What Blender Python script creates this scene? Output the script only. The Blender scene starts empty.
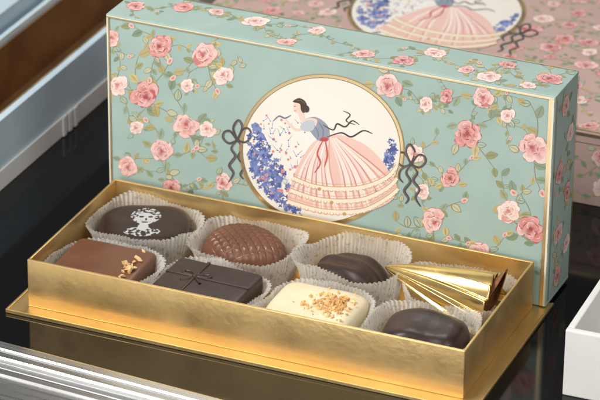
import bpy, bmesh, math, random
import numpy as np
from mathutils import Vector, Matrix, noise
random.seed(7)
S=bpy.context.scene
def lin(c):
    return tuple(((x/255)/12.92 if x/255<=.04045 else ((x/255+.055)/1.055)**2.4) for x in c)
# ---------------------------------------------------------------- materials
def newmat(n):
    m=bpy.data.materials.new(n); m.use_nodes=True
    return m,m.node_tree,m.node_tree.nodes["Principled BSDF"]
def bump(nt,b,scale,strength,dist=.01,detail=4):
    tc=nt.nodes.new('ShaderNodeTexCoord')
    t=nt.nodes.new('ShaderNodeTexNoise'); t.inputs['Detail'].default_value=detail; out=t.outputs['Fac']
    t.inputs['Scale'].default_value=scale
    bp=nt.nodes.new('ShaderNodeBump'); bp.inputs['Strength'].default_value=strength; bp.inputs['Distance'].default_value=dist
    nt.links.new(tc.outputs['Object'],t.inputs['Vector']); nt.links.new(out,bp.inputs['Height']); nt.links.new(bp.outputs[0],b.inputs['Normal'])
    return tc,t,bp
def varcol(nt,b,c1,c2,scale,lo=.35,hi=.65,detail=5):
    tc=nt.nodes.new('ShaderNodeTexCoord'); t=nt.nodes.new('ShaderNodeTexNoise'); t.inputs['Scale'].default_value=scale; t.inputs['Detail'].default_value=detail
    r=nt.nodes.new('ShaderNodeValToRGB'); r.color_ramp.elements[0].position=lo; r.color_ramp.elements[1].position=hi
    r.color_ramp.elements[0].color=(*c1,1); r.color_ramp.elements[1].color=(*c2,1)
    nt.links.new(tc.outputs['Object'],t.inputs['Vector']); nt.links.new(t.outputs['Fac'],r.inputs['Fac']); nt.links.new(r.outputs[0],b.inputs['Base Color'])
    return r
def simple(n,c,rough=.5,metal=0,bs=None,c2=None,vs=8):
    m,nt,b=newmat(n); b.inputs['Base Color'].default_value=(*c,1); b.inputs['Roughness'].default_value=rough; b.inputs['Metallic'].default_value=metal
    if bs: bump(nt,b,*bs)
    if c2: varcol(nt,b,c,c2,vs)
    return m
def gold_mat(n,c1,c2,rough,bsc,bst,dist=.003,metal=1):
    m,nt,b=newmat(n); b.inputs['Metallic'].default_value=metal
    varcol(nt,b,c1,c2,2.0)
    tc,t,bp=bump(nt,b,bsc,bst,dist,6)
    t2=nt.nodes.new('ShaderNodeTexNoise'); t2.inputs['Scale'].default_value=7; t2.inputs['Detail'].default_value=8
    mr=nt.nodes.new('ShaderNodeMapRange'); mr.inputs[1].default_value=.3; mr.inputs[2].default_value=.7; mr.inputs[3].default_value=rough-.07; mr.inputs[4].default_value=rough+.08
    nt.links.new(tc.outputs['Object'],t2.inputs['Vector']); nt.links.new(t2.outputs['Fac'],mr.inputs[0]); nt.links.new(mr.outputs[0],b.inputs['Roughness'])
    return m
GOLD=gold_mat('gold_cardboard',(.72,.50,.21),(.79,.57,.26),.38,40,.26,.0035,metal=.88)
GOLDTRIM=gold_mat('gold_trim',(.80,.64,.38),(.86,.71,.45),.4,20,.1)
FOIL=gold_mat('gold_foil',(.80,.56,.21),(.90,.68,.30),.24,14,.25,.005)
TEAL=simple('teal_paper',lin((161,185,177)),.45,0,(60,.06,.003),lin((169,192,184)),5)
PINKP=simple('pink_paper',lin((196,166,158)),.45,0,(60,.06,.003),lin((202,173,164)),5)
def attrmat(n,rough=.45):
    m,nt,b=newmat(n); a=nt.nodes.new('ShaderNodeVertexColor'); a.layer_name='Col'
    nt.links.new(a.outputs['Color'],b.inputs['Base Color']); b.inputs['Roughness'].default_value=rough
    return m
PRINT=attrmat('printed_ink')
BLUEP=simple('pale_blue_paper',lin((188,208,220)),.4,0,(50,.08,.004),lin((198,216,226)),4)
BROWN=simple('bronze_lining',lin((134,98,62)),.36,.5,(30,.2,.006),lin((158,120,78)),4)
SILVER,nt,b=newmat('brushed_silver'); b.inputs['Metallic'].default_value=1; b.inputs['Base Color'].default_value=(.82,.82,.82,1); b.inputs['Roughness'].default_value=.25
tc=nt.nodes.new('ShaderNodeTexCoord'); mp=nt.nodes.new('ShaderNodeMapping'); mp.inputs['Scale'].default_value=(1.0,50,50)
t=nt.nodes.new('ShaderNodeTexNoise'); t.inputs['Scale'].default_value=2; t.inputs['Detail'].default_value=6
mr=nt.nodes.new('ShaderNodeMapRange'); mr.inputs[3].default_value=.16; mr.inputs[4].default_value=.40
nt.links.new(tc.outputs['Object'],mp.inputs[0]); nt.links.new(mp.outputs[0],t.inputs['Vector']); nt.links.new(t.outputs['Fac'],mr.inputs[0]); nt.links.new(mr.outputs[0],b.inputs['Roughness'])
WHITEP=simple('white_cardboard',(.80,.79,.77),.5,0,(50,.08,.004),(.84,.83,.81),5)
GREYP=simple('grey_lining',(.42,.38,.34),.6,0,(50,.08,.004),(.5,.46,.42),5)
BLACK,nt,b=newmat('black_gloss'); b.inputs['Base Color'].default_value=(.005,.005,.006,1); b.inputs['Roughness'].default_value=.08; b.inputs['Specular IOR Level'].default_value=.28
tc,t,bp=bump(nt,b,2.0,.03,.01,2)
DARK=simple('dark_chocolate',(.034,.016,.011),.38,0,(22,.12,.006,5),(.050,.024,.016),9)
MILK=simple('milk_chocolate',(.155,.062,.032),.34,0,(22,.10,.005,5),(.19,.080,.041),7)
DARK2=simple('dark_chocolate_matt',(.032,.016,.013),.38,0,(14,.35,.01,5),(.050,.026,.020),8)
WCHOC=simple('white_chocolate',lin((234,218,180)),.36,0,(14,.2,.008,5),lin((242,230,196)),6)
WCHOC.node_tree.nodes["Principled BSDF"].inputs['Subsurface Weight'].default_value=.15
WCHOC.node_tree.nodes["Principled BSDF"].inputs['Subsurface Radius'].default_value=(.05,.03,.015)
NUT=simple('toasted_nut',lin((208,158,96)),.6,0,(40,.3,.01),lin((238,210,155)),18)
CRUMB=simple('golden_crumb',lin((208,150,82)),.6,0,(40,.3,.01),lin((244,214,150)),25)
AMBER=simple('brown_film',lin((128,84,50)),.25,.15,(9,.35,.012),lin((172,122,76)),7)
STEN,nt,b=newmat('stencilled_chocolate'); b.inputs['Roughness'].default_value=.36
def mth(op,a,b_=None,c=None):
    m=nt.nodes.new('ShaderNodeMath'); m.operation=op
    for i,v in enumerate((a,b_,c)):
        if v is None: continue
        if isinstance(v,(int,float)): m.inputs[i].default_value=v
        else: nt.links.new(v,m.inputs[i])
    return m.outputs[0]
tc,t,bp=bump(nt,b,9,.2,.01,3)
def ellmask(loc,rot,sc):
    mp=nt.nodes.new('ShaderNodeMapping'); mp.vector_type='TEXTURE'; mp.inputs['Location'].default_value=(*loc,0); mp.inputs['Rotation'].default_value=(0,0,rot); mp.inputs['Scale'].default_value=(sc[0],sc[1],1000)
    nt.links.new(tc.outputs['Object'],mp.inputs[0])
    ln=nt.nodes.new('ShaderNodeVectorMath'); ln.operation='LENGTH'; nt.links.new(mp.outputs[0],ln.inputs[0])
    return mth('MULTIPLY_ADD',ln.outputs['Value'],-1.0,1.0)
# generic cameo head in white print: curls, face with eyes, nose and mouth, neck and collar
head=ellmask((.0,.045),.1,(.068,.072)); shoulder=ellmask((-.0,-.098),.0,(.082,.040))
neck=ellmask((.0,-.055),.0,(.024,.034))
eye1=ellmask((-.018,.036),.1,(.011,.008)); eye2=ellmask((.022,.038),.1,(.011,.008)); mouth=ellmask((.002,-.012),.0,(.016,.0055)); nose=ellmask((.005,.014),.1,(.0045,.012)); fr=ellmask((.002,.018),.05,(.040,.055))
n2=nt.nodes.new('ShaderNodeTexNoise'); n2.inputs['Scale'].default_value=60; n2.inputs['Detail'].default_value=3; n2.inputs['Roughness'].default_value=.5; nt.links.new(tc.outputs['Object'],n2.inputs['Vector'])
hatch=nt.nodes.new('ShaderNodeMapRange'); hatch.inputs[1].default_value=.49; hatch.inputs[2].default_value=.53; nt.links.new(n2.outputs['Fac'],hatch.inputs[0])
face=nt.nodes.new('ShaderNodeMapRange'); face.inputs[1].default_value=.30; face.inputs[2].default_value=.36; nt.links.new(n2.outputs['Fac'],face.inputs[0])
outer=mth('MULTIPLY',mth('GREATER_THAN',mth('MAXIMUM',head,shoulder),0.0),hatch.outputs[0])
inner=mth('MULTIPLY',mth('GREATER_THAN',mth('MAXIMUM',fr,neck),0.0),face.outputs[0])
feat=mth('GREATER_THAN',mth('MAXIMUM',mth('MAXIMUM',eye1,eye2),mth('MAXIMUM',mouth,nose)),0.0)
ins=mth('MULTIPLY',mth('MAXIMUM',outer,inner),mth('SUBTRACT',1.0,feat))
rr=nt.nodes.new('ShaderNodeValToRGB'); rr.color_ramp.elements[0].color=(.034,.016,.012,1); rr.color_ramp.elements[1].color=(.56,.56,.56,1)
nt.links.new(ins,rr.inputs[0]); nt.links.new(rr.outputs[0],b.inputs['Base Color'])
# translucent paper cup
CUP=bpy.data.materials.new('glassine_paper'); CUP.use_nodes=True; nt=CUP.node_tree; nt.nodes.clear()
o=nt.nodes.new('ShaderNodeOutputMaterial'); mx=nt.nodes.new('ShaderNodeMixShader'); mx.inputs[0].default_value=.42
pb=nt.nodes.new('ShaderNodeBsdfPrincipled'); pb.inputs['Roughness'].default_value=.33
tr=nt.nodes.new('ShaderNodeBsdfTranslucent')
tc=nt.nodes.new('ShaderNodeTexCoord'); n1=nt.nodes.new('ShaderNodeTexNoise'); n1.inputs['Scale'].default_value=60; n1.inputs['Detail'].default_value=1
r1=nt.nodes.new('ShaderNodeValToRGB'); r1.color_ramp.elements[0].position=.60; r1.color_ramp.elements[1].position=.66
r1.color_ramp.elements[0].color=(*lin((246,243,236)),1); r1.color_ramp.elements[1].color=(*lin((208,205,200)),1)
nt.links.new(tc.outputs['Object'],n1.inputs['Vector']); nt.links.new(n1.outputs['Fac'],r1.inputs[0]); nt.links.new(r1.outputs[0],pb.inputs['Base Color']); nt.links.new(r1.outputs[0],tr.inputs[0])
tp=nt.nodes.new('ShaderNodeBsdfTransparent'); m2=nt.nodes.new('ShaderNodeMixShader'); m2.inputs[0].default_value=.27
nt.links.new(pb.outputs[0],mx.inputs[1]); nt.links.new(tr.outputs[0],mx.inputs[2]); nt.links.new(mx.outputs[0],m2.inputs[1]); nt.links.new(tp.outputs[0],m2.inputs[2]); nt.links.new(m2.outputs[0],o.inputs[0])
# ---------------------------------------------------------------- object helpers
def link(o,parent=None):
    S.collection.objects.link(o)
    if parent: o.parent=parent
    return o
def thing(name,loc,label,cat,rz=0,group=None):
    e=bpy.data.objects.new(name,None); e.empty_display_size=.1; e.location=loc; e.rotation_euler=(0,0,rz)
    S.collection.objects.link(e); e['label']=label; e['category']=cat
    if group: e['group']=group
    return e
def meshobj(name,bm,mats,parent=None,smooth=False):
    me=bpy.data.meshes.new(name); bm.to_mesh(me); bm.free()
    for m in mats: me.materials.append(m)
    if smooth:
        for p in me.polygons: p.use_smooth=True
    return link(bpy.data.objects.new(name,me),parent)
def addbox(bm,lo,hi,bev=.004,seg=2,mi=0):
    r=bmesh.ops.create_cube(bm,size=1)
    vs=r['verts']
    for v in vs:
        v.co=Vector([lo[i] if v.co[i]<0 else hi[i] for i in range(3)])
    fs=set(f for v in vs for f in v.link_faces)
    for f in fs: f.material_index=mi
    if bev>0:
        es=list(set(e for v in vs for e in v.link_edges))
        r=bmesh.ops.bevel(bm,geom=es,offset=bev,segments=seg,profile=.6,affect='EDGES')
        for f in r['faces']: f.material_index=mi
def boxpart(name,lo,hi,mats,parent,bev=.004,arts=()):
    bm=bmesh.new(); addbox(bm,lo,hi,bev)
    for a in arts: a.bake(bm)
    return meshobj(name,bm,mats,parent)
# ---------------------------------------------------------------- printed artwork
class Art:
    def __init__(s,O,ex,ey,f=None,bounds=None):
        s.O=Vector(O); s.ex=Vector(ex); s.ey=Vector(ey); s.n=s.ex.cross(s.ey); s.f=f or (lambda p:p); s.sh=[]; s.bd=bounds
    def sp(s,pts): return [s.f(p) for p in pts]
    def add(s,q,cols,faces,layer,mi=1): s.sh.append((q,cols,faces,layer,mi))
    def clip(s,q):
        if not s.bd: return q
        a,b,c,d=s.bd
        return [(min(max(x,a),c),min(max(y,b),d)) for x,y in q]
    def poly(s,pts,c,layer,mi=1,smooth=0):
        if smooth: pts=crom(pts,smooth,True)
        q=s.clip(s.sp(pts)); s.add(q,[c]*len(q),[list(range(len(q)))],layer,mi)
    def fan(s,ctr,pts,c0,c1,layer,mi=1):
        q=s.clip(s.sp([ctr]+list(pts)))
        n=len(pts); s.add(q,[c0]+[c1]*n,[[0,1+i,1+(i+1)%n] for i in range(n)],layer,mi)
    def stroke(s,pts,w,c,layer,mi=1,taper=True,sm=6):
        pts=crom(pts,sm,False); n=len(pts); L_=[];R_=[]
        for i,p in enumerate(pts):
            a=pts[max(i-1,0)]; b=pts[min(i+1,n-1)]
            dx,dy=b[0]-a[0],b[1]-a[1]; l=math.hypot(dx,dy) or 1
            t=i/(n-1); ww=w*(.25+.75*math.sin(math.pi*min(max(t,.02),.98))**.6) if taper else w
            nx,ny=-dy/l*ww/2,dx/l*ww/2
            L_.append((p[0]+nx,p[1]+ny)); R_.append((p[0]-nx,p[1]-ny))
        q=s.clip(s.sp(L_+R_))
        s.add(q,[c]*(2*n),[[i,i+1,n+i+1,n+i] for i in range(n-1)],layer,mi)
    def bake(s,bm):
        cl=bm.loops.layers.float_color.get('Col') or bm.loops.layers.float_color.new('Col')
        for k,(q,cols,faces,layer,mi) in enumerate(s.sh):
            off=.0008+layer*.00016+((k*7)%331)*.00000061
            vs=[bm.verts.new(s.O+s.ex*x+s.ey*y+s.n*off) for x,y in q]
            for f in faces:
                if len(f)<3: continue
                try: fc=bm.faces.new([vs[i] for i in f])
                except ValueError: continue
                fc.normal_update()
                if fc.normal.length<.5 or fc.calc_area()<1e-10:
                    bm.faces.remove(fc); continue
                if fc.normal.dot(s.n)<0: fc.normal_flip()
                fc.material_index=mi
                mp={vs[i]:cols[i] for i in f}
                for lp in fc.loops:
                    c=mp[lp.vert]; lp[cl]=(c[0],c[1],c[2],1)
def crom(P,k,closed):
    n=len(P); out=[]
    if n<3 and not closed:
        a,b=P; return [(a[0]+(b[0]-a[0])*i/k,a[1]+(b[1]-a[1])*i/k) for i in range(k+1)]
    rng=range(n if closed else n-1)
    for i in rng:
        g=(lambda j:P[j%n]) if closed else (lambda j:P[min(max(j,0),n-1)])
        p0,p1,p2,p3=g(i-1),g(i),g(i+1),g(i+2)
        for j in range(k):
            t=j/k
            out.append(tuple(.5*((2*p1[d])+(-p0[d]+p2[d])*t+(2*p0[d]-5*p1[d]+4*p2[d]-p3[d])*t*t+(-p0[d]+3*p1[d]-3*p2[d]+p3[d])*t**3) for d in (0,1)))
    if not closed: out.append(P[-1])
    return out
def ell(cx,cy,rx,ry,rot=0,n=18,wob=0,rnd=random):
    o=[]; ph=rnd.random()*6
    for i in range(n):
        a=2*math.pi*i/n; w=1+wob*math.sin(a*3+ph)+wob*.6*math.sin(a*5+ph*2)
        x,y=rx*w*math.cos(a),ry*w*math.sin(a)
        o.append((cx+x*math.cos(rot)-y*math.sin(rot),cy+x*math.sin(rot)+y*math.cos(rot)))
    return o
def mixc(a,b,t): return tuple(a[i]*(1-t)+b[i]*t for i in range(3))
INK=lin((152,140,112)); LEAF=[lin((152,156,116)),lin((178,168,118)),lin((136,152,126)),lin((188,174,124)),lin((144,158,134))]
def leaf(A,x,y,l,ang,rnd,layer=1):
    c=rnd.choice(LEAF); w=l*.29
    pts=[(0,0),(l*.3,w),(l*.65,w*.9),(l,0),(l*.65,-w*.9),(l*.3,-w)]
    ca,sa=math.cos(ang),math.sin(ang)
    T=lambda P:[(x+a*ca-b*sa,y+a*sa+b*ca) for a,b in P]
    q=crom(T(pts),4,True)
    c2=tuple(v*.66 for v in c); c3=tuple(min(1,v*1.3) for v in c)
    if rnd.random()<.3:
        A.poly(q,c2,layer); A.poly(crom(T([(a*.9+l*.05,b*.82) for a,b in pts]),4,True),mixc(c3,lin((190,204,190)),.5),layer+.4)
    else: A.fan(T([(l*.5,0)])[0],q,c,c3 if rnd.random()<.5 else c,layer)
    A.stroke(T([(0,0),(l*.5,w*.08),(l*.95,0)]),l*.045,c2,layer+1,sm=3)
PALS=[(lin((248,224,216)),lin((236,188,180)),lin((214,138,132)),lin((168,82,82))),
      (lin((253,242,234)),lin((245,218,208)),lin((226,170,160)),lin((192,114,108))),
      (lin((243,206,200)),lin((224,154,148)),lin((198,108,106)),lin((148,62,66)))]
def rose(A,x,y,R,rnd,pal=0,layer=4):
    if pal==0 and rnd.random()<.4: pal=2
    hi,mid,dp,dk=PALS[pal]; a0=rnd.random()*6; sq=rnd.uniform(.78,1.0)
    ax=rnd.random()*3.14
    def D(a,d):
        px,py=d*math.cos(a),d*math.sin(a)*sq
        return x+px*math.cos(ax)-py*math.sin(ax), y+px*math.sin(ax)+py*math.cos(ax)
    np_=rnd.choice((6,7,8,9)); off=rnd.uniform(0,.18); ao=rnd.random()*6; x0,y0=x,y
    for i in range(np_):
        a=a0+i*2*math.pi/np_+rnd.uniform(-.3,.3); r=R*rnd.uniform(.28,.48); d=R*rnd.uniform(.48,.74)
        cx,cy=D(a,d); ro=a+ax; cc=mixc(hi,mid,rnd.random())
        A.poly(ell(cx,cy,r*1.04,r*1.15,ro,16,.1,rnd),mixc(dp,dk,.15),layer+(i%2)*.9)
        A.fan(D(a,d*.45),ell(cx,cy,r,r*1.11,ro,16,.1,rnd),mixc(dp,mid,.5*rnd.random()),cc,layer+.4+(i%2)*.9)
        A.stroke([D(a-.22,d+r*.3),D(a,d+r*.55),D(a+.22,d+r*.3)],R*.05,mixc(cc,(1,1,1),.4),layer+2,sm=3)
        A.stroke([D(a+.1,d*.6),D(a+.14,d+r*.3)],R*.03,mixc(dp,mid,.2),layer+2.2,sm=3)
    x,y=x0+R*off*math.cos(ao),y0+R*off*math.sin(ao)
    A.fan((x,y),ell(x,y,R*.56,R*.52*sq,ax,18,.1,rnd),dk,mixc(dp,mid,.4),layer+3)
    for i in range(6):
        a=a0+.5+i*1.047+rnd.uniform(-.2,.2); r=R*rnd.uniform(.17,.28); d=R*.34
        cx,cy=D(a,d)
        A.fan(D(a,d*.3),ell(cx,cy,r,r*1.25,a+ax,12,.08,rnd),dk if i%2 else dp,mixc(hi,mid,rnd.random()),layer+4+(i%3)*.6)
    A.fan((x,y),ell(x,y,R*.2,R*.16,a0,10,.1,rnd),dk,dp,layer+6.4)
    A.stroke([D(a0,R*.16),D(a0+1.2,R*.18),D(a0+2.4,R*.1)],R*.05,dk,layer+7,sm=3)
    for k in range(4):
        aa=a0+k*1.6+rnd.random(); rr_=R*rnd.uniform(.42,.62)
        A.stroke([D(aa,rr_),D(aa+.35,rr_*.94),D(aa+.7,rr_)],R*.045,dk,layer+7.2,sm=3)
def bud(A,x,y,R,ang,rnd):
    A.fan((x,y),ell(x,y,R,R*.7,ang,12,.03,rnd),lin((210,130,124)),lin((243,210,202)),4)
    A.stroke([(x-R*.5*math.cos(ang),y-R*.5*math.sin(ang)),(x+R*.6*math.cos(ang),y+R*.6*math.sin(ang))],R*.14,lin((180,98,92)),5,sm=3)
    leaf(A,x-R*1.1*math.cos(ang),y-R*1.1*math.sin(ang),R*1.3,ang+.5,rnd,3)
def spray(A,x,y,R,rnd,reach=1.0,nst=3):
    a00=rnd.random()*6.28
    for i in range(nst):
        a=a00+i*6.28/nst+rnd.uniform(-.4,.4); pts=[(x,y)]; ca=a
        for k in range(3):
            ca+=rnd.uniform(-.55,.55); px,py=pts[-1]; pts.append((px+R*reach*math.cos(ca),py+R*reach*math.sin(ca)))
        if rnd.random()<.5:
            A.stroke(pts,R*.045,INK,0); ks=(1,2,3)
        else: ks=(1,)
        for k in ks:
            px,py=pts[k]
            leaf(A,px,py,R*rnd.uniform(.65,.9),ca+rnd.choice((-1,1))*rnd.uniform(.4,1.1),rnd)
            if rnd.random()<.35: leaf(A,px,py,R*rnd.uniform(.5,.7),ca+rnd.choice((-1,1))*rnd.uniform(.8,1.5),rnd)
        if len(ks)>1 and rnd.random()<.4:
            px,py=pts[-1]; bud(A,px,py,R*.26,ca,rnd)
def vine(A,p,q,s,rnd):
    d=math.dist(p,q); n=max(3,int(d/(s*9))); pts=[]; ph=rnd.random()*6
    nx,ny=-(q[1]-p[1])/d,(q[0]-p[0])/d
    for i in range(n+1):
        t=i/n; w=math.sin(ph+t*5)*s*5*math.sin(math.pi*t); pts.append((p[0]+(q[0]-p[0])*t+nx*w,p[1]+(q[1]-p[1])*t+ny*w))
    A.stroke(pts,s*.45,INK,0,taper=False)
    for i,(x,y) in enumerate(pts[1:-1]):
        a=math.atan2(q[1]-p[1],q[0]-p[0])+(1 if i%2 else -1)*rnd.uniform(.6,1.2)
        leaf(A,x,y,s*rnd.uniform(6,8.5),a,rnd)
        if rnd.random()<.4: leaf(A,x,y,s*rnd.uniform(5,7),a+rnd.uniform(1.2,2.4),rnd)
def ribbon_bow(A,x,y,s,m=1,col=lin((82,76,75))):
    P=lambda L_:[(x+m*a*s,y+b*s) for a,b in L_]
    c2=tuple(v*2.4 for v in col)
    for loop in ([(0,0),(-7,-9),(-13,-8),(-14,-2),(-8,3),(0,0)],[(0,0),(6,-11),(12,-11),(14,-4),(8,2),(0,0)],[(0,0),(-4,-12),(1,-20),(5,-13),(0,0)]):
        A.stroke(P(loop),2.2*s,col,10.5,taper=False); A.stroke(P([(a+.4,b+.4) for a,b in loop[1:5]]),.7*s,c2,11)
    for t,w in (([(0,0),(-6,8),(-2,16),(-8,25),(-4,33),(-9,42)],2.8),([(0,0),(5,8),(1,17),(7,26),(3,34),(6,39)],2.8),([(0,0),(10,5),(12,13),(8,18)],2.2)):
        A.stroke(P(t),w*s,col,10); A.stroke(P([(a+.5,b) for a,b in t]),.7*s,c2,11)
    A.poly(ell(x,y,2.2*s,2.0*s),col,12.5)
def medallion(A,rnd,M=lambda p:p):
    """oval cameo with a lady in a flounced gown.  drawing coords: 162 x 150 oval centred 320,153, y down"""
    B=Art(A.O,A.ex,A.ey,lambda p:A.f(M(p)),A.bd)
    cx,cy=320,153
    B.poly(ell(cx,cy,82.5,76,.0,72),lin((176,146,90)),9,1)
    B.poly(ell(cx,cy,81.6,75.1,.0,72),(1,1,1),9.6,2)
    B.poly(ell(cx,cy,79,72.5,.0,72),lin((150,122,76)),10.2)
    B.fan((cx,cy),ell(cx,cy,78.2,71.8,.0,72),lin((246,243,236)),lin((240,235,224)),10.8)
    def inside(x,y,m=.95): return ((x-cx)/77)**2+((y-cy)/70.5)**2<m*m
    blue=[lin((94,110,170)),lin((116,134,188)),lin((80,94,152)),lin((146,158,206))]
    for _ in range(420):
        if rnd.random()<.55: x,y=rnd.uniform(244,300),rnd.uniform(120,222); ok=((y-116)*.46>(x-250)*.9) and (x<288 or y>196)
        else: x,y=rnd.uniform(366,398),rnd.uniform(120,224); ok=(x>392-max(0,y-132)*.30)
        if ok and inside(x,y,.93): B.poly(ell(x,y,rnd.uniform(3,5),rnd.uniform(2.5,4),rnd.random()*3,10,.1,rnd),mixc(blue[1],blue[3],rnd.random()),11+rnd.random()*.3)
    for _ in range(760):
        if rnd.random()<.55:
            x,y=rnd.uniform(244,300),rnd.uniform(114,222); ok=((y-112)*.46>(x-250)*.9) and (x<288 or y>194)
        else: x,y=rnd.uniform(366,398),rnd.uniform(116,224); ok=(x>391-max(0,y-132)*.30)
        if ok and inside(x,y,.965):
            r=rnd.uniform(1.0,1.7); a0=rnd.random()*6; cc=rnd.choice(blue)
            for j in range(rnd.choice((3,4,5))):
                a=a0+j*1.35
                B.fan((x,y),ell(x+r*math.cos(a),y+r*math.sin(a),r*1.05,r*.62,a,7),blue[2],cc,11.5+rnd.random()*.7)
            if rnd.random()<.2: B.poly(ell(x,y,.7,.7,0,6),lin((238,222,190)),12.3)
    for _ in range(44):
        x,y=rnd.uniform(248,296),rnd.uniform(118,212)
        if inside(x,y,.92):
            r=rnd.uniform(1.0,2.0); B.fan((x,y),ell(x,y,r,r,0,8),lin((206,104,108)),lin((236,176,172)),12.4)
    for _ in range(60):
        x,y=rnd.uniform(262,304),rnd.uniform(120,200)
        if inside(x,y,.9): B.stroke([(x,y),(x+rnd.uniform(-5,5),y-rnd.uniform(3,7))],.5,blue[1],12.3,sm=2); B.poly(ell(x,y,.9,.6,0,6),blue[rnd.randrange(4)],12.35)
    sk=[(318,141),(308,150),(298,166),(291,184),(286,203),(300,212),(322,217),(346,218),(368,214),(389,204),(395,190),(387,174),(375,158),(360,146),(342,139),(328,138)]
    B.poly(sk,lin((241,202,190)),13,smooth=4)
    for k in range(34):
        t=k/33; ex_=291+t*100; ey_=206-6*abs(t-.45)*3+ (9 if .2<t<.8 else 3)-14*max(0,t-.75)*4
        mx_=322+(ex_-322)*.55+ (6 if t>.5 else -3); my_=150+(ey_-150)*.38
        c=mixc(lin((252,236,226)),lin((218,146,134)),[0,.8,.2,1,.05][k%5])
        B.stroke([(320+t*16,141),(mx_,my_),(ex_,ey_)],2.8 if k%5 in (0,2,4) else 1.3,c,13.4+(k%5)*.25)
    gold_=lin((202,164,104))
    for j,dy in enumerate((0,12,23)):
        base=[(292-j*3,181+dy*1.0),(312,189+dy),(336,192+dy),(362,190+dy),(384,181+dy*.9),(394+j*1,170+dy*.95)]
        base=[(x,min(y,217.5)) for x,y in base]
        fine=crom(base,8,False)
        B.stroke(base,3.8,lin((250,236,214)),15.2+j*.5,taper=False)
        for i,(x,y) in enumerate(fine[:-1:2]): B.poly(ell(x,y+1.8,2.0,1.8,0,8),gold_,15.1+j*.5); B.poly(ell(x,y+1.4,1.5,1.4,0,8),lin((250,238,218)),15.3+j*.5)
        B.stroke([(x,y-2.0) for x,y in base],.7,gold_,15.5+j*.5,taper=False)
        B.stroke([(x,y-4.6) for x,y in base],.4,lin((218,170,130)),15.5+j*.5,taper=False)
    skin=lin((240,214,196)); hair=lin((78,60,54)); bod=lin((152,160,174))
    B.poly([(303,124),(313,120),(322,124),(328,132),(327,143),(318,144),(311,137)],bod,17,smooth=4)
    B.poly([(303,124),(309,121),(316,123),(314,130),(307,131)],skin,17.2,smooth=4)
    B.stroke([(309,128),(297,133),(289,128),(284,121)],2.8,skin,17.4)
    B.poly([(304,124),(313,124),(312,133),(303,134),(299,130)],lin((196,204,212)),17.6,smooth=4)
    B.stroke([(318,126),(322,133),(321,142)],1.0,lin((110,120,146)),17.8); B.stroke([(313,128),(317,136),(316,143)],.7,lin((110,120,146)),17.8)
    B.poly([(297,113),(302,113),(304,123),(309,124),(304,127),(299,122)],skin,17.3,smooth=3)
    B.poly(ell(296.8,110,4.6,6.0,.15,16),skin,17.5)
    B.poly([(292,104),(298,101),(304,104),(306,110),(303,116),(300,113),(299,107),(294,105.5)],hair,18,smooth=4)
    B.poly(ell(305.5,112,3.0,3.6),hair,18.2); B.stroke([(295,103.5),(300,103.5),(304,107)],.6,lin((130,100,84)),18.4)
    B.stroke([(293,109.5),(295,109.2)],.6,hair,18.2); B.stroke([(293.2,113.5),(295,113.8)],.7,lin((190,90,88)),18.2)
    B.stroke([(322,128),(332,133),(336,127),(344,130),(351,124),(358,128)],1.6,hair,18); B.stroke([(326,140),(340,136),(350,140),(362,134),(371,137)],1.6,hair,18)
    B.stroke([(342,114),(349,118),(345,124),(354,128)],1.2,hair,18)
    B.stroke([(322,143),(316,156),(319,166),(313,176)],1.8,lin((206,100,98)),18); B.stroke([(324,143),(326,158),(323,170)],1.8,lin((206,100,98)),18.1)
    B.poly(ell(323,142.5,4.4,2.2),lin((196,86,86)),18.5)
    B.stroke([(272,124),(278,119),(284,121),(290,118)],1.5,lin((120,120,140)),18)
    ribbon_bow(B,236,143,1.0,1); ribbon_bow(B,409,168,1.0,-1)
    A.sh+=B.sh
def homog(src,dst):
    M=[];r=[]
    for (x,y),(u,v) in zip(src,dst):
        M.append([x,y,1,0,0,0,-u*x,-u*y]); r.append(u); M.append([0,0,0,x,y,1,-v*x,-v*y]); r.append(v)
    h=np.append(np.linalg.solve(np.array(M,float),np.array(r,float)),1).reshape(3,3)
    def f(p):
        w=h@np.array([p[0],p[1],1.]); return (w[0]/w[2],w[1]/w[2])
    return f
# ---------------------------------------------------------------- table
bm=bmesh.new(); bmesh.ops.create_grid(bm,x_segments=8,y_segments=8,size=9)
tb=meshobj('table_top',bm,[BLACK]); tb.location=(1,1.5,0); tb['kind']='structure'; tb['label']='glossy black table top'
# ---------------------------------------------------------------- gold tray with flange
L,W,H,E=2.0,.862,.2376,.074
TH=.012
tray=thing('chocolate_box',(L/2,W/2,.002),'shallow gold cardboard box filled with eight chocolates','box')
def tl(x,y,z): return (x-L/2,y-W/2,z)
boxpart('base_flange',tl(-E+.012,-E+.012,0),tl(L+E-.012,W+E,.011),[GOLD],tray,.002)
boxpart('flange_lip',tl(-E,-E,-.001),tl(L+E,-E+.0118,.017),[GOLD],tray,.003)
boxpart('flange_lip',tl(-E,-E+.012,-.001),tl(-E+.0118,W+E,.017),[GOLD],tray,.003)
boxpart('flange_lip',tl(L+E-.0118,-E+.012,-.001),tl(L+E,W+E,.0135),[GOLD],tray,.003)
boxpart('long_wall',tl(0,0,.0115),tl(L,TH,H),[GOLD],tray,.004)
boxpart('long_wall',tl(0,W-TH,.0115),tl(L,W,H),[GOLD],tray,.004)
boxpart('end_wall',tl(.0005,TH+.0005,.0115),tl(TH,W-TH-.0005,H-.0006),[GOLD],tray,.004)
boxpart('end_wall',tl(L-TH,TH+.0005,.0115),tl(L-.0005,W-TH-.0005,H-.0006),[GOLD],tray,.004)
boxpart('inner_floor',tl(TH+.001,TH+.001,.0118),tl(L-TH-.001,W-TH-.001,.018),[GOLD],tray,.001)
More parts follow.
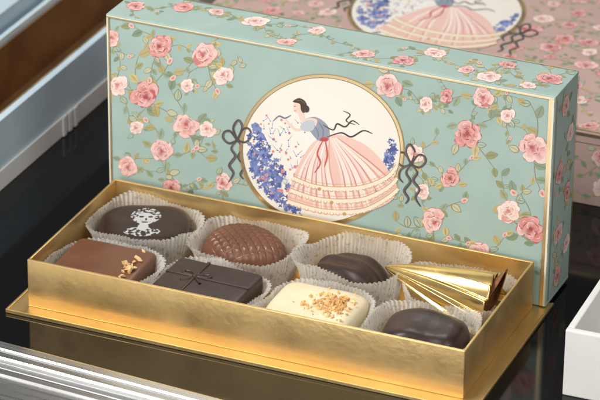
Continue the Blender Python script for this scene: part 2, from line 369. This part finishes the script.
# ---------------------------------------------------------------- standing teal lid
LT,HL,DL=2.1056,1.0,.296
lid=thing('box_lid',(1.0,.899,.0158),'pale teal rose-patterned lid with oval cameo, standing on edge','box lid',rz=-.0144)
T=.016; X0=-LT/2
rnd=random.Random(11)
f=homog([(104,15),(553,102),(540,310),(108,218)],[(0,HL),(LT,HL),(LT,0),(0,0)])
A=Art((X0,0,0),(1,0,0),(0,0,1),f,(.006,.006,LT-.006,HL-.006))
roses=[(158,48,11,0),(143,97,13,0),(184,128,12,0),(203,57,12,0),(117,88,10,1),(161,153,11,0),(126,168,9,0),(206,132,8,1),(222,78,9,1),(387,89,13,0),(413,158,9,1),(448,182,9,0),(465,138,13,0),(481,102,11,0),(531,153,14,0),(505,215,11,1),(527,233,13,0),(430,225,12,0),(475,255,10,0),(222,185,9,0),(425,108,7,1),(440,262,9,0),(505,120,7,1),(395,245,8,1),(110,40,8,0),(170,190,9,0),(186,88,6,1),(135,130,7,1),(445,100,7,0),(420,195,7,1)]
for x,y,R,p in roses: spray(A,x,y,R*1.15,rnd,.95,4)
done=set()
for i,a in enumerate(roses):
    nb=sorted((math.dist(a[:2],b[:2]),j) for j,b in enumerate(roses) if j!=i)
    for d,j in nb[:1]:
        k=(min(i,j),max(i,j))
        if k in done or d>70 or ((a[0]<320)!=(roses[j][0]<320)): continue
        done.add(k); vine(A,a[:2],roses[j][:2],1.0,rnd)
for _ in range(46):
    x,y=rnd.uniform(112,540),rnd.uniform(30,300)
    if all(math.hypot(x-a,y-b)>20 for a,b,_1,_2 in roses) and ((x-320)/95)**2+((y-153)/88)**2>1:
        ang=rnd.random()*6; A.stroke([(x,y),(x+7*math.cos(ang),y+7*math.sin(ang)),(x+13*math.cos(ang+.4),y+13*math.sin(ang+.4))],.5,INK,0)
        for k in range(3): leaf(A,x+5*k*math.cos(ang),y+5*k*math.sin(ang),rnd.uniform(5.5,8),ang+(1 if k%2 else -1)*rnd.uniform(.5,1.1),rnd)
for x,y,R,p in roses: rose(A,x,y,R*1.06,rnd,p)
medallion(A,rnd)
c=lin((240,230,206))
def rect(G,x0,y0,x1,y1,layer,mi): G.add([(x0,y0),(x1,y0),(x1,y1),(x0,y1)],[c]*4,[[0,1,2,3]],layer,mi)
G=Art((X0,0,0),(1,0,0),(0,0,1))
rect(G,LT-.028,.004,LT-.004,HL-.004,20,2); rect(G,LT-.013,.004,LT-.004,HL-.004,21,1)
rect(G,.004,.004,.018,HL-.004,20,2); rect(G,.004,.004,.010,HL-.004,21,1)
rect(G,.004,HL-.014,LT-.004,HL-.003,22,2); rect(G,.004,HL-.008,LT-.004,HL-.003,23,1)
boxpart('cameo_panel',(X0,0,0),(-X0,T,HL),[TEAL,PRINT,GOLDTRIM],lid,.004,(A,G))
f=homog([(104,15),(553,102),(577,72),(133,-8)],[(0,T),(LT,T),(LT,DL),(0,DL)])
A=Art((X0,0,HL-.0005),(1,0,0),(0,1,0),f,(.006,T+.001,LT-.006,DL-.005))
tr_=[(175,8,9,0),(240,22,10,1),(268,43,8,0),(300,30,7,1),(345,55,9,0),(385,62,9,0),(418,53,9,1),(452,72,7,0),(478,80,10,1),(545,82,10,0),(130,8,8,0),(497,66,7,0),(205,12,7,0),(520,90,6,1)]
T_top=[(f((x,y)),R,p) for x,y,R,p in tr_]
A.f=lambda p:p
for (x,y),R,p in T_top: spray(A,x,y,R*.0056,rnd,.9,4)
for i in range(len(T_top)-1):
    a,b_=sorted(T_top)[i][0],sorted(T_top)[i+1][0]
    if math.dist(a,b_)>.12: vine(A,a,b_,.005,rnd)
for (x,y),R,p in T_top: rose(A,x,y,R*.0056,rnd,p)
rect(A,.004,DL-.010,LT-.004,DL-.003,20,2)
boxpart('long_wall',(X0,T+.0005,HL-T-.0005),(-X0,DL,HL-.0005),[TEAL,PRINT,GOLDTRIM],lid,.003,(A,))
boxpart('long_wall',(X0,T+.0005,.0005),(-X0,DL,T),[TEAL],lid,.003)
A=Art((-X0-.0005,T,0),(0,1,0),(0,0,1),None,(.004,.018,DL-T-.006,HL-.018))
for x,y,R,p in [(.12,.9,.05,0),(.2,.74,.045,1),(.08,.6,.05,0),(.2,.46,.05,0),(.1,.3,.055,0),(.22,.2,.04,1),(.12,.09,.045,0)]:
    spray(A,x,y,R*1.1,rnd,.9,4); rose(A,x,y,R,rnd,p)
rect(A,.001,.02,.006,HL-.02,20,2); rect(A,DL-T-.010,.02,DL-T-.003,HL-.02,20,2)
boxpart('end_wall',(-X0-T,T+.0005,T+.0005),(-X0-.0005,DL-.0005,HL-T-.001),[TEAL,PRINT,GOLDTRIM],lid,.003,(A,))
boxpart('end_wall',(X0+.0005,T+.0005,T+.0005),(X0+T,DL-.0005,HL-T-.001),[TEAL],lid,.003)
# ---------------------------------------------------------------- pink closed box behind
PX0,PX1,PY0,PY1,PH=-.3,2.60,1.925,3.95,.369
pink=thing('gift_box',((PX0+PX1)/2,(PY0+PY1)/2,.001),'closed pink rose-patterned gift box behind the teal lid','box')
hx,hy=(PX1-PX0)/2,(PY1-PY0)/2
rnd=random.Random(5)
def pinkroses(A,x0,y0,x1,y1,step,avoid=None):
    pts=[]; tries=0
    while tries<2500:
        tries+=1; x,y=rnd.uniform(x0,x1),rnd.uniform(y0,y1)
        if avoid and avoid(x,y): continue
        if all(math.hypot(x-a,y-b)>step for a,b in pts): pts.append((x,y))
    for x,y in pts: spray(A,x,y,.048,rnd,1.0,3)
    for x,y in pts: rose(A,x,y,rnd.uniform(.030,.058),rnd,rnd.choice((0,2,2,1)))
A=Art((-hx,-hy,PH),(1,0,0),(0,1,0),None,(.01,.01,2*hx-.01,2*hy-.01))
mcx,mcy=.76-PX0,2.955-PY0
pinkroses(A,.06,.06,2*hx-.06,2*hy-.06,.115,lambda x,y:((x-mcx)/.50)**2+((y-mcy)/.55)**2<1)
medallion(A,rnd,lambda p:(mcx+(p[0]-320)*.0053,mcy-(p[1]-153)*.0064))
c=lin((214,196,168))
rect(A,.004,.004,2*hx-.004,.026,20,2)
A2=Art((-hx,-hy,0),(1,0,0),(0,0,1))
rect(A2,.005,PH-.02,2*hx-.005,PH-.006,20,2)
boxpart('cameo_lid',(-hx,-hy,PH-.06),(hx,hy,PH),[PINKP,PRINT,GOLDTRIM],pink,.006,(A,A2))
A=Art((-hx,-hy+.004,0),(1,0,0),(0,0,1),None,(.01,.01,2*hx-.01,PH-.065))
pinkroses(A,.06,.06,2*hx-.06,PH-.1,.13)
boxpart('box_body',(-hx+.004,-hy+.004,0),(hx-.004,hy-.004,PH-.062),[PINKP,PRINT],pink,.004,(A,))
# ---------------------------------------------------------------- pale blue open box at left
BX1=-.65; BWd=.46; BY0,BY1=.0,3.6; BH=.34
bb=thing('open_gift_box',(BX1-BWd/2,(BY0+BY1)/2,.001),'open pale blue gift box with bronze lining','box')
hx,hy=BWd/2,(BY1-BY0)/2; t=.045
boxpart('long_wall',(hx-t,-hy,0),(hx,hy,BH),[BLUEP],bb,.005); boxpart('long_wall',(-hx,-hy,0),(-hx+t,hy,BH),[BLUEP],bb,.005)
boxpart('end_wall',(-hx+t+.001,-hy,.001),(hx-t-.001,-hy+t,BH-.001),[BLUEP],bb,.005); boxpart('end_wall',(-hx+t+.001,hy-t,.001),(hx-t-.001,hy,BH-.001),[BLUEP],bb,.005)
boxpart('lining',(-hx+t+.002,-hy+t+.002,.002),(hx-t-.002,hy-t-.002,.03),[BROWN],bb,.002)
boxpart('lining',(hx-t-.012,-hy+t+.002,.031),(hx-t-.001,hy-t-.002,BH-.02),[BROWN],bb,.002)
boxpart('lining',(-hx+t+.001,-hy+t+.002,.031),(-hx+t+.012,hy-t-.002,BH-.02),[BROWN],bb,.002)
boxpart('lower_stripe',(hx+.0006,-hy+.01,.0005),(hx+.010,hy-.01,.10),[WHITEP],bb,.003)
boxpart('gold_trim',(hx-t+.002,-hy+.05,BH+.0006),(hx-t+.012,hy-.05,BH+.003),[GOLDTRIM],bb,.001)
boxpart('gold_trim',(-hx+t-.012,-hy+.05,BH+.0006),(-hx+t-.002,hy-.05,BH+.003),[GOLDTRIM],bb,.001)
for i in range(3):
    y=1.60-(BY0+BY1)/2+i*.06
    boxpart('raised_rib',(hx+.0105,y,.002),(hx+.020,y+.032,.105),[WHITEP],bb,.004)
# closed pale blue box standing next to it
b2=thing('gift_box',(-1.52,1.9,.001),'closed pale blue gift box beside the open blue box','box')
boxpart('box_body',(-.376,-1.696,0),(.376,1.696,.33),[BLUEP],b2,.006)
boxpart('box_cover',(-.38,-1.70,.3305),(.38,1.70,.42),[BLUEP],b2,.008)
# ---------------------------------------------------------------- silver tray at front
st=thing('serving_tray',(.55,-.385,.0),'silver metal tray edge with stepped rails on black table','tray',rz=-.068)
bm=bmesh.new()
prof=[(0,.002),(-.001,.024),(-.008,.033),(-.018,.036),(-.062,.036),(-.068,.031),(-.070,.022),(-.080,.022),(-.082,.030),(-.088,.034),(-.122,.034),(-.130,.028),(-.134,.014),(-.160,.006),(-.178,.008),(-.186,.022),(-.196,.026),(-.232,.026),(-.240,.016),(-.9,.014),(-.9,.002)]
A0=[bm.verts.new((-1.6,y,z)) for y,z in prof]; A1=[bm.verts.new((1.6,y,z)) for y,z in prof]
n=len(prof)
for i in range(n): bm.faces.new([A0[i],A0[(i+1)%n],A1[(i+1)%n],A1[i]])
bm.faces.new(A0[::-1]); bm.faces.new(A1)
bmesh.ops.recalc_face_normals(bm,faces=bm.faces)
meshobj('stepped_rim',bm,[SILVER],st)
# ---------------------------------------------------------------- white box at right
wb=thing('open_white_box',(2.345+.5,.23+.35,.001),'open white cardboard box with grey inside on black table','box',rz=.02)
h=.305; t=.03
boxpart('front_wall',(-.5,-.35,0),(.5,-.35+t,h),[WHITEP],wb,.006); boxpart('back_wall',(-.5,.35-t,0),(.5,.35,h),[WHITEP],wb,.006)
boxpart('end_wall',(-.5,-.35+t+.001,0),(-.5+t,.35-t-.001,h-.001),[WHITEP],wb,.006); boxpart('end_wall',(.5-t,-.35+t+.001,0),(.5,.35-t-.001,h-.001),[WHITEP],wb,.006)
boxpart('box_floor',(-.5+t+.001,-.35+t+.001,.001),(.5-t-.001,.35-t-.001,.02),[GREYP],wb,.002)
# ---------------------------------------------------------------- paper cups
def superell(a,b,p,th):
    c,s=math.cos(th),math.sin(th)
    r=(abs(c/a)**p+abs(s/b)**p)**(-1/p)
    return r*c,r*s
def cup(name,x,y,seed,ax=.212,ay=.176,h=.17,flare=.022,pl=78,pe=3.2):
    r=random.Random(seed)
    N0=720; pts=[superell(ax,ay,pe,2*math.pi*i/N0) for i in range(N0+1)]
    acc=[0]
    for i in range(N0): acc.append(acc[-1]+math.dist(pts[i],pts[i+1]))
    per=acc[-1]; n=pl*6; ring=[]; j=0
    for i in range(n):
        s=per*i/n
        while acc[j+1]<s: j+=1
        k=(s-acc[j])/(acc[j+1]-acc[j]); ring.append((pts[j][0]+(pts[j+1][0]-pts[j][0])*k,pts[j][1]+(pts[j+1][1]-pts[j][1])*k))
    bm=bmesh.new(); K=9; rows=[]
    ph=[r.random()*6 for _ in range(8)]
    hj=[r.uniform(-.5,.5) for _ in range(pl)]; am=[r.uniform(.75,1.15) for _ in range(pl)]
    m_=.007; lx0,lx1,ly0,ly1=TH+m_-x,L-TH-m_-x,TH+m_-y,W-TH-m_-y
    for k in range(K+1):
        t=k/K; row=[]
        for i,(px,py) in enumerate(ring):
            q=ring[(i+1)%n]; o_=ring[i-1]; dx,dy=q[0]-o_[0],q[1]-o_[1]; l=math.hypot(dx,dy); nx,ny=dy/l,-dx/l
            th=2*math.pi*i/n; u=i/6; fr=u%1; pi_=int(u)%pl
            tri=(1-4*abs(fr-.5))*am[pi_]
            amp=.002+.0068*t
            wob=.008*math.sin(3*th+ph[0])+.005*math.sin(5*th+ph[1])+.002*math.sin(9*th+ph[2])
            off=-.014+(flare+wob+.014)*t**1.1
            if t>.75: off+=(t-.75)*.05*(math.sin(4*th+ph[6])+.5)
            z=h*t*(1+.07*math.sin(2*th+ph[3])+.03*math.sin(5*th+ph[4])+.01*math.sin(11*th+ph[5]))+(hj[pi_]*.004*t)
            vx,vy=px+nx*off,py+ny*off
            vx=min(max(vx,lx0+amp),lx1-amp); vy=min(max(vy,ly0+amp),ly1-amp)
            row.append(bm.verts.new((vx+nx*amp*tri*.85,vy+ny*amp*tri*.85,z)))
        rows.append(row)
    for k in range(K):
        for i in range(n):
            bm.faces.new([rows[k][i],rows[k][(i+1)%n],rows[k+1][(i+1)%n],rows[k+1][i]])
    cv=bm.verts.new((0,0,0))
    for i in range(n): bm.faces.new([rows[0][i],cv,rows[0][(i+1)%n]])
    ob=meshobj('paper_cup',bm,[CUP],None,True); ob.location=(x,y,.0215+seed%8*.0004)
    ob['label']='white pleated paper cup holding '+name; ob['category']='paper cup'; ob['group']='paper cups in the gold box'
    return ob
CX=[.258,.752,1.248,1.742]; FY,BY=.224,.638
def dome(name,label,mat,x,y,a,b,h,pe=3,pp=3,rz=0,disp=None,z0=.035,shape=None,NR=40,NT=120,taper=-.05,tilt=(0,0)):
    bm=bmesh.new(); rows=[]
    for j in range(NR+1):
        ang=(math.pi/2)*(1-j/NR); t=math.cos(ang)**(2/pp) if j else 0; z=math.sin(ang)**(2/pp) if j<NR else 0
        row=[]
        if j==0: row=[bm.verts.new((0,0,h))]
        else:
            for i in range(NT):
                th=2*math.pi*i/NT; px,py=superell(a,b,pe,th)
                sc=t*(1+taper*(1-z)*t)
                X,Y=px*sc,py*sc
                if shape: X,Y=shape(X,Y)
                row.append(bm.verts.new((X,Y,h*z)))
        rows.append(row)
    n=NT
    for i in range(n): bm.faces.new([rows[0][0],rows[1][i],rows[1][(i+1)%n]])
    for j in range(1,NR):
        for i in range(n): bm.faces.new([rows[j][i],rows[j+1][i],rows[j+1][(i+1)%n],rows[j][(i+1)%n]])
    bm.faces.new(rows[NR][::-1])
    if disp:
        for v in bm.verts:
            if v.co.z>h*.15: v.co.z+=disp(v.co.x,v.co.y,v.co.z)
    bmesh.ops.recalc_face_normals(bm,faces=bm.faces)
    ob=meshobj(name,bm,[mat],None,True); ob.location=(x,y,z0); ob.rotation_euler=(tilt[0],tilt[1],rz)
    ob['label']=label; ob['category']='chocolate'
    return ob
def nz(s,a,o=0): return lambda x,y,z: a*noise.noise(Vector((x*s+o,y*s-o,z*s)))
cup('dark chocolate with white print',CX[0]-.002,BY,3,h=.170)
cup('quilted milk chocolate',CX[1],BY,4,h=.170)
cup('round dark chocolate',CX[2],BY,5,h=.190,pe=2.8)
cup('gold foil wrapped chocolate',CX[3],BY,6,h=.150)
cup('milk chocolate with nuts',CX[0]-.002,FY,7,h=.150)
cup('dark chocolate with bow relief',CX[1]-.004,FY,8,h=.150)
cup('white chocolate with crumbs',CX[2],FY,9,h=.156)
cup('dark rounded chocolate',CX[3],FY,10,h=.172,pe=2.8)
dome('chocolate','dark chocolate with white stencilled print on top',STEN,CX[0]-.002,BY+.0,.207,.170,.150,3.0,11,rz=.30,tilt=(.05,0),disp=lambda x,y,z:.005*math.sin(9*x+4*y)+.005*noise.noise(Vector((x*9,y*9,1)))).scale=(1,.94,1)
def quilt(x,y,z):
    k=80; u=math.sin(k*(x*.75+y)); v=math.sin(k*(x*.75-y))
    return .010*(min(abs(u),abs(v))**.6)-.006
dome('chocolate','shell-shaped milk chocolate with quilted diamond pattern',MILK,CX[1]-.004,BY+.0,.210,.166,.185,2.4,3.3,rz=-.12,disp=quilt,shape=lambda X,Y:(X,Y*(1-1.9*X)*(1 if X>0 else (1+1.5*X))) ,NR=140,NT=340)
dome('chocolate','round ridged dark chocolate sunk in its paper cup',DARK,CX[2]-.012,BY+.014,.180,.150,.142,2.2,3.0,disp=lambda x,y,z:.012*noise.noise(Vector((x*9,y*9,0)))+.0050*math.sin(85*(y+.25*x+.9*x*x)),NR=90,NT=220)
mk=dome('chocolate','flat square milk chocolate topped with chopped nuts',MILK,CX[0]-.002,FY+.002,.192,.160,.150,11,16,disp=nz(7,.006,3),tilt=(.03,0),NR=60,NT=200)
bar=dome('chocolate','rectangular dark chocolate bar with ribbon bow relief',DARK,CX[1]-.004,FY+.0,.200,.145,.158,20,30,rz=-.03,disp=nz(6,.003,2),NR=60,NT=280,taper=.0)
bm=bmesh.new(); zt=.1625
addbox(bm,(-.196,-.007,.152),(-.0745,.007,zt),.003); addbox(bm,(-.0455,-.007,.152),(.196,.007,zt),.003)
addbox(bm,(-.067,.0075,.152),(-.053,.141,zt),.003); addbox(bm,(-.067,-.141,.152),(-.053,-.0075,zt),.003)
def tube(path,w,h_,z):
    P=crom(path,8,False); n_=len(P); rws=[]
    for i,p in enumerate(P):
        a=P[max(i-1,0)]; b_=P[min(i+1,n_-1)]; dx,dy=b_[0]-a[0],b_[1]-a[1]; l=math.hypot(dx,dy) or 1; nx,ny=-dy/l,dx/l
        rws.append([bm.verts.new((p[0]+nx*w*math.cos(q*math.pi/6),p[1]+ny*w*math.cos(q*math.pi/6),z+h_*math.sin(q*math.pi/6))) for q in range(7)])
    for i in range(n_-1):
        for q in range(6): bm.faces.new([rws[i][q],rws[i+1][q],rws[i+1][q+1],rws[i][q+1]])
tube([(-.06,0),(-.085,.030),(-.118,.034),(-.122,.012),(-.090,.004),(-.062,0)],.008,.009,.157)
tube([(-.06,0),(-.035,.030),(-.002,.034),(.002,.012),(-.030,.004),(-.058,0)],.008,.009,.157)
tube([(-.062,0),(-.080,-.026),(-.104,-.050)],.007,.007,.157); tube([(-.058,0),(-.038,-.026),(-.012,-.050)],.007,.007,.157)
g=bmesh.ops.create_uvsphere(bm,u_segments=16,v_segments=8,radius=.013)
for v in g['verts']: v.co=Vector((v.co.x-.06,v.co.y,v.co.z*.7+.162))
meshobj('ribbon_relief',bm,[DARK],bar,True)
wc=dome('chocolate','square white chocolate topped with golden crumbs',WCHOC,CX[2]+.004,FY+.0,.200,.160,.162,7,8,rz=-.02,disp=nz(7,.008,5),tilt=(.04,0),NR=50,NT=160)
dome('chocolate','rounded rectangular dark chocolate with lumpy top',DARK2,CX[3],FY+.0,.186,.150,.176,3.4,4.2,rz=.05,disp=nz(8,.020,8))
def chip(name,mat,parent,x,y,z,s,r,stuffbm=None,j0=.6,j1=1.35):
    bm=stuffbm or bmesh.new()
    g=bmesh.ops.create_icosphere(bm,subdivisions=1,radius=s)
    R=Matrix.Rotation(r.random()*6,4,Vector((r.random()-.5,r.random()-.5,r.random()-.5)).normalized())
    sc=Vector((r.uniform(.8,1.6),r.uniform(.5,1.0),r.uniform(.4,.8)))
    for v in g['verts']:
        v.co=R@Vector([v.co[i]*sc[i]*r.uniform(j0,j1) for i in range(3)])+Vector((x,y,z))
    if stuffbm: return
    meshobj(name,bm,[mat],parent)
r=random.Random(3)
for i in range(22):
    chip('nut_piece',NUT,mk,.140+r.gauss(0,.020),-.02+r.gauss(0,.060),.153+r.uniform(0,.006),r.choice((.007,.010,.013,.017,.021)),r)
bm=bmesh.new()
for i in range(250):
    x,y=r.gauss(.072,.050),r.gauss(.0,.050)
    if abs(x)<.165 and abs(y)<.125: chip('',None,None,x,y,.164+r.uniform(-.004,.006),r.uniform(.004,.012),r,bm)
cb=meshobj('crumb_topping',bm,[CRUMB],wc); cb['kind']='stuff'
# gold foil cone : fluted, opening wide, with a brown curl at its mouth
gf=thing('wrapped_chocolate',(CX[3]-.015,BY-.02,.035),'chocolate wrapped in pleated gold foil cone with brown tip','chocolate',rz=-.06)
bm=bmesh.new(); NS,NP=60,216; rows=[]
for i in range(NS+1):
    s=i/NS; row=[]
    r_=.005+.168*s**.8
    for j in range(NP+1):
        q=j/NP; ph=math.pi*(-.12+1.24*q)
        w_=(q*8+.45*s)%1
        pleat=(w_/.75 if w_<.75 else (1-w_)/.25)
        rr_=r_*(1-.16*s+.17*pleat*(.35+.65*s))
        x=-.325+.50*s+.020*math.sin(ph*2)*s
        row.append(bm.verts.new((x,-math.cos(ph)*rr_,.062+.095*(1-s)+math.sin(ph)*rr_*.98)))
    rows.append(row)
for i in range(NS):
    for j in range(NP): bm.faces.new([rows[i][j],rows[i+1][j],rows[i+1][j+1],rows[i][j+1]])
ob=meshobj('foil_cone',bm,[FOIL],gf,True)
m=ob.modifiers.new('thickness','SOLIDIFY'); m.thickness=.002
bm=bmesh.new(); rows=[]
for i in range(41):
    s=i/40; row=[]; R_=.128*(1-s)**.6+.004
    for j in range(61):
        a=math.pi*(-.25+1.5*j/60)+.9*s
        rad=R_*(1+.05*math.sin(5*a+3*s))
        row.append(bm.verts.new((.105+.115*s+.02*math.sin(3*a)*(1-s),-math.cos(a)*rad*.80+.045*s,.075+.15*s*s+.03*s+math.sin(a)*rad*.72)))
    rows.append(row)
for i in range(40):
    for j in range(60): bm.faces.new([rows[i][j],rows[i+1][j],rows[i+1][j+1],rows[i][j+1]])
ob=meshobj('brown_curl',bm,[AMBER],gf,True); m=ob.modifiers.new('thickness','SOLIDIFY'); m.thickness=.005
# ---------------------------------------------------------------- camera
cam=bpy.data.cameras.new('camera'); co=bpy.data.objects.new('camera',cam); S.collection.objects.link(co)
fw=Vector((-.34337,.8258,-.44739)).normalized(); rt=Vector((.92166,.3879,.00861)); rt=(rt-fw*rt.dot(fw)).normalized(); up=rt.cross(fw)
M=Matrix((rt,up,-fw)).transposed().to_4x4(); M.translation=Vector((5.71672,-10.70639,6.58006)); co.matrix_world=M
cam.lens=3182.04/600*36; cam.sensor_width=36; cam.clip_end=100
cam.dof.use_dof=True; cam.dof.focus_distance=13.5; cam.dof.aperture_fstop=2.2
S.camera=co
# ---------------------------------------------------------------- light
def area(n,loc,tgt,size,e,col=(1,1,1)):
    l=bpy.data.lights.new(n,'AREA'); l.energy=e; l.size=size; l.color=col
    o=bpy.data.objects.new(n,l); S.collection.objects.link(o); o.location=loc
    o.rotation_euler=(Vector(tgt)-Vector(loc)).to_track_quat('-Z','Y').to_euler()
area('key_lamp',(-2.5,-3.0,6.5),(1,.5,.2),2.0,440,(1,.97,.93))
area('fill_lamp',(6,-3,4.5),(1,.5,.2),3.0,110,(1,.98,.96))
area('added_front_fill',(0,-8,2.4),(1,0,.3),3.5,280,(1,.97,.93))  # added low fill without a visible source, brightens the gold card
area('back_lamp',(0,5,6.5),(1,1,.2),2.0,130,(1,.98,.95))
w=bpy.data.worlds.new("World"); S.world=w; w.use_nodes=True; nt=w.node_tree; bg=nt.nodes['Background']
tc=nt.nodes.new('ShaderNodeTexCoord'); sx=nt.nodes.new('ShaderNodeSeparateXYZ'); cr=nt.nodes.new('ShaderNodeValToRGB')
nt.links.new(tc.outputs['Generated'],sx.inputs[0]); nt.links.new(sx.outputs['Z'],cr.inputs[0]); nt.links.new(cr.outputs[0],bg.inputs[0])
cr.color_ramp.elements[0].position=.0; cr.color_ramp.elements[0].color=(.34,.33,.32,1); cr.color_ramp.elements[1].position=.8; cr.color_ramp.elements[1].color=(.9,.89,.87,1)
m=nt.nodes.new('ShaderNodeMapRange'); m.inputs[1].default_value=-.4; m.inputs[2].default_value=.6; m.inputs[3].default_value=.68; m.inputs[4].default_value=.12
nt.links.new(sx.outputs['Y'],m.inputs[0]); nt.links.new(m.outputs[0],bg.inputs[1])
S.view_settings.view_transform='Standard'; S.view_settings.look='None'; S.view_settings.exposure=0
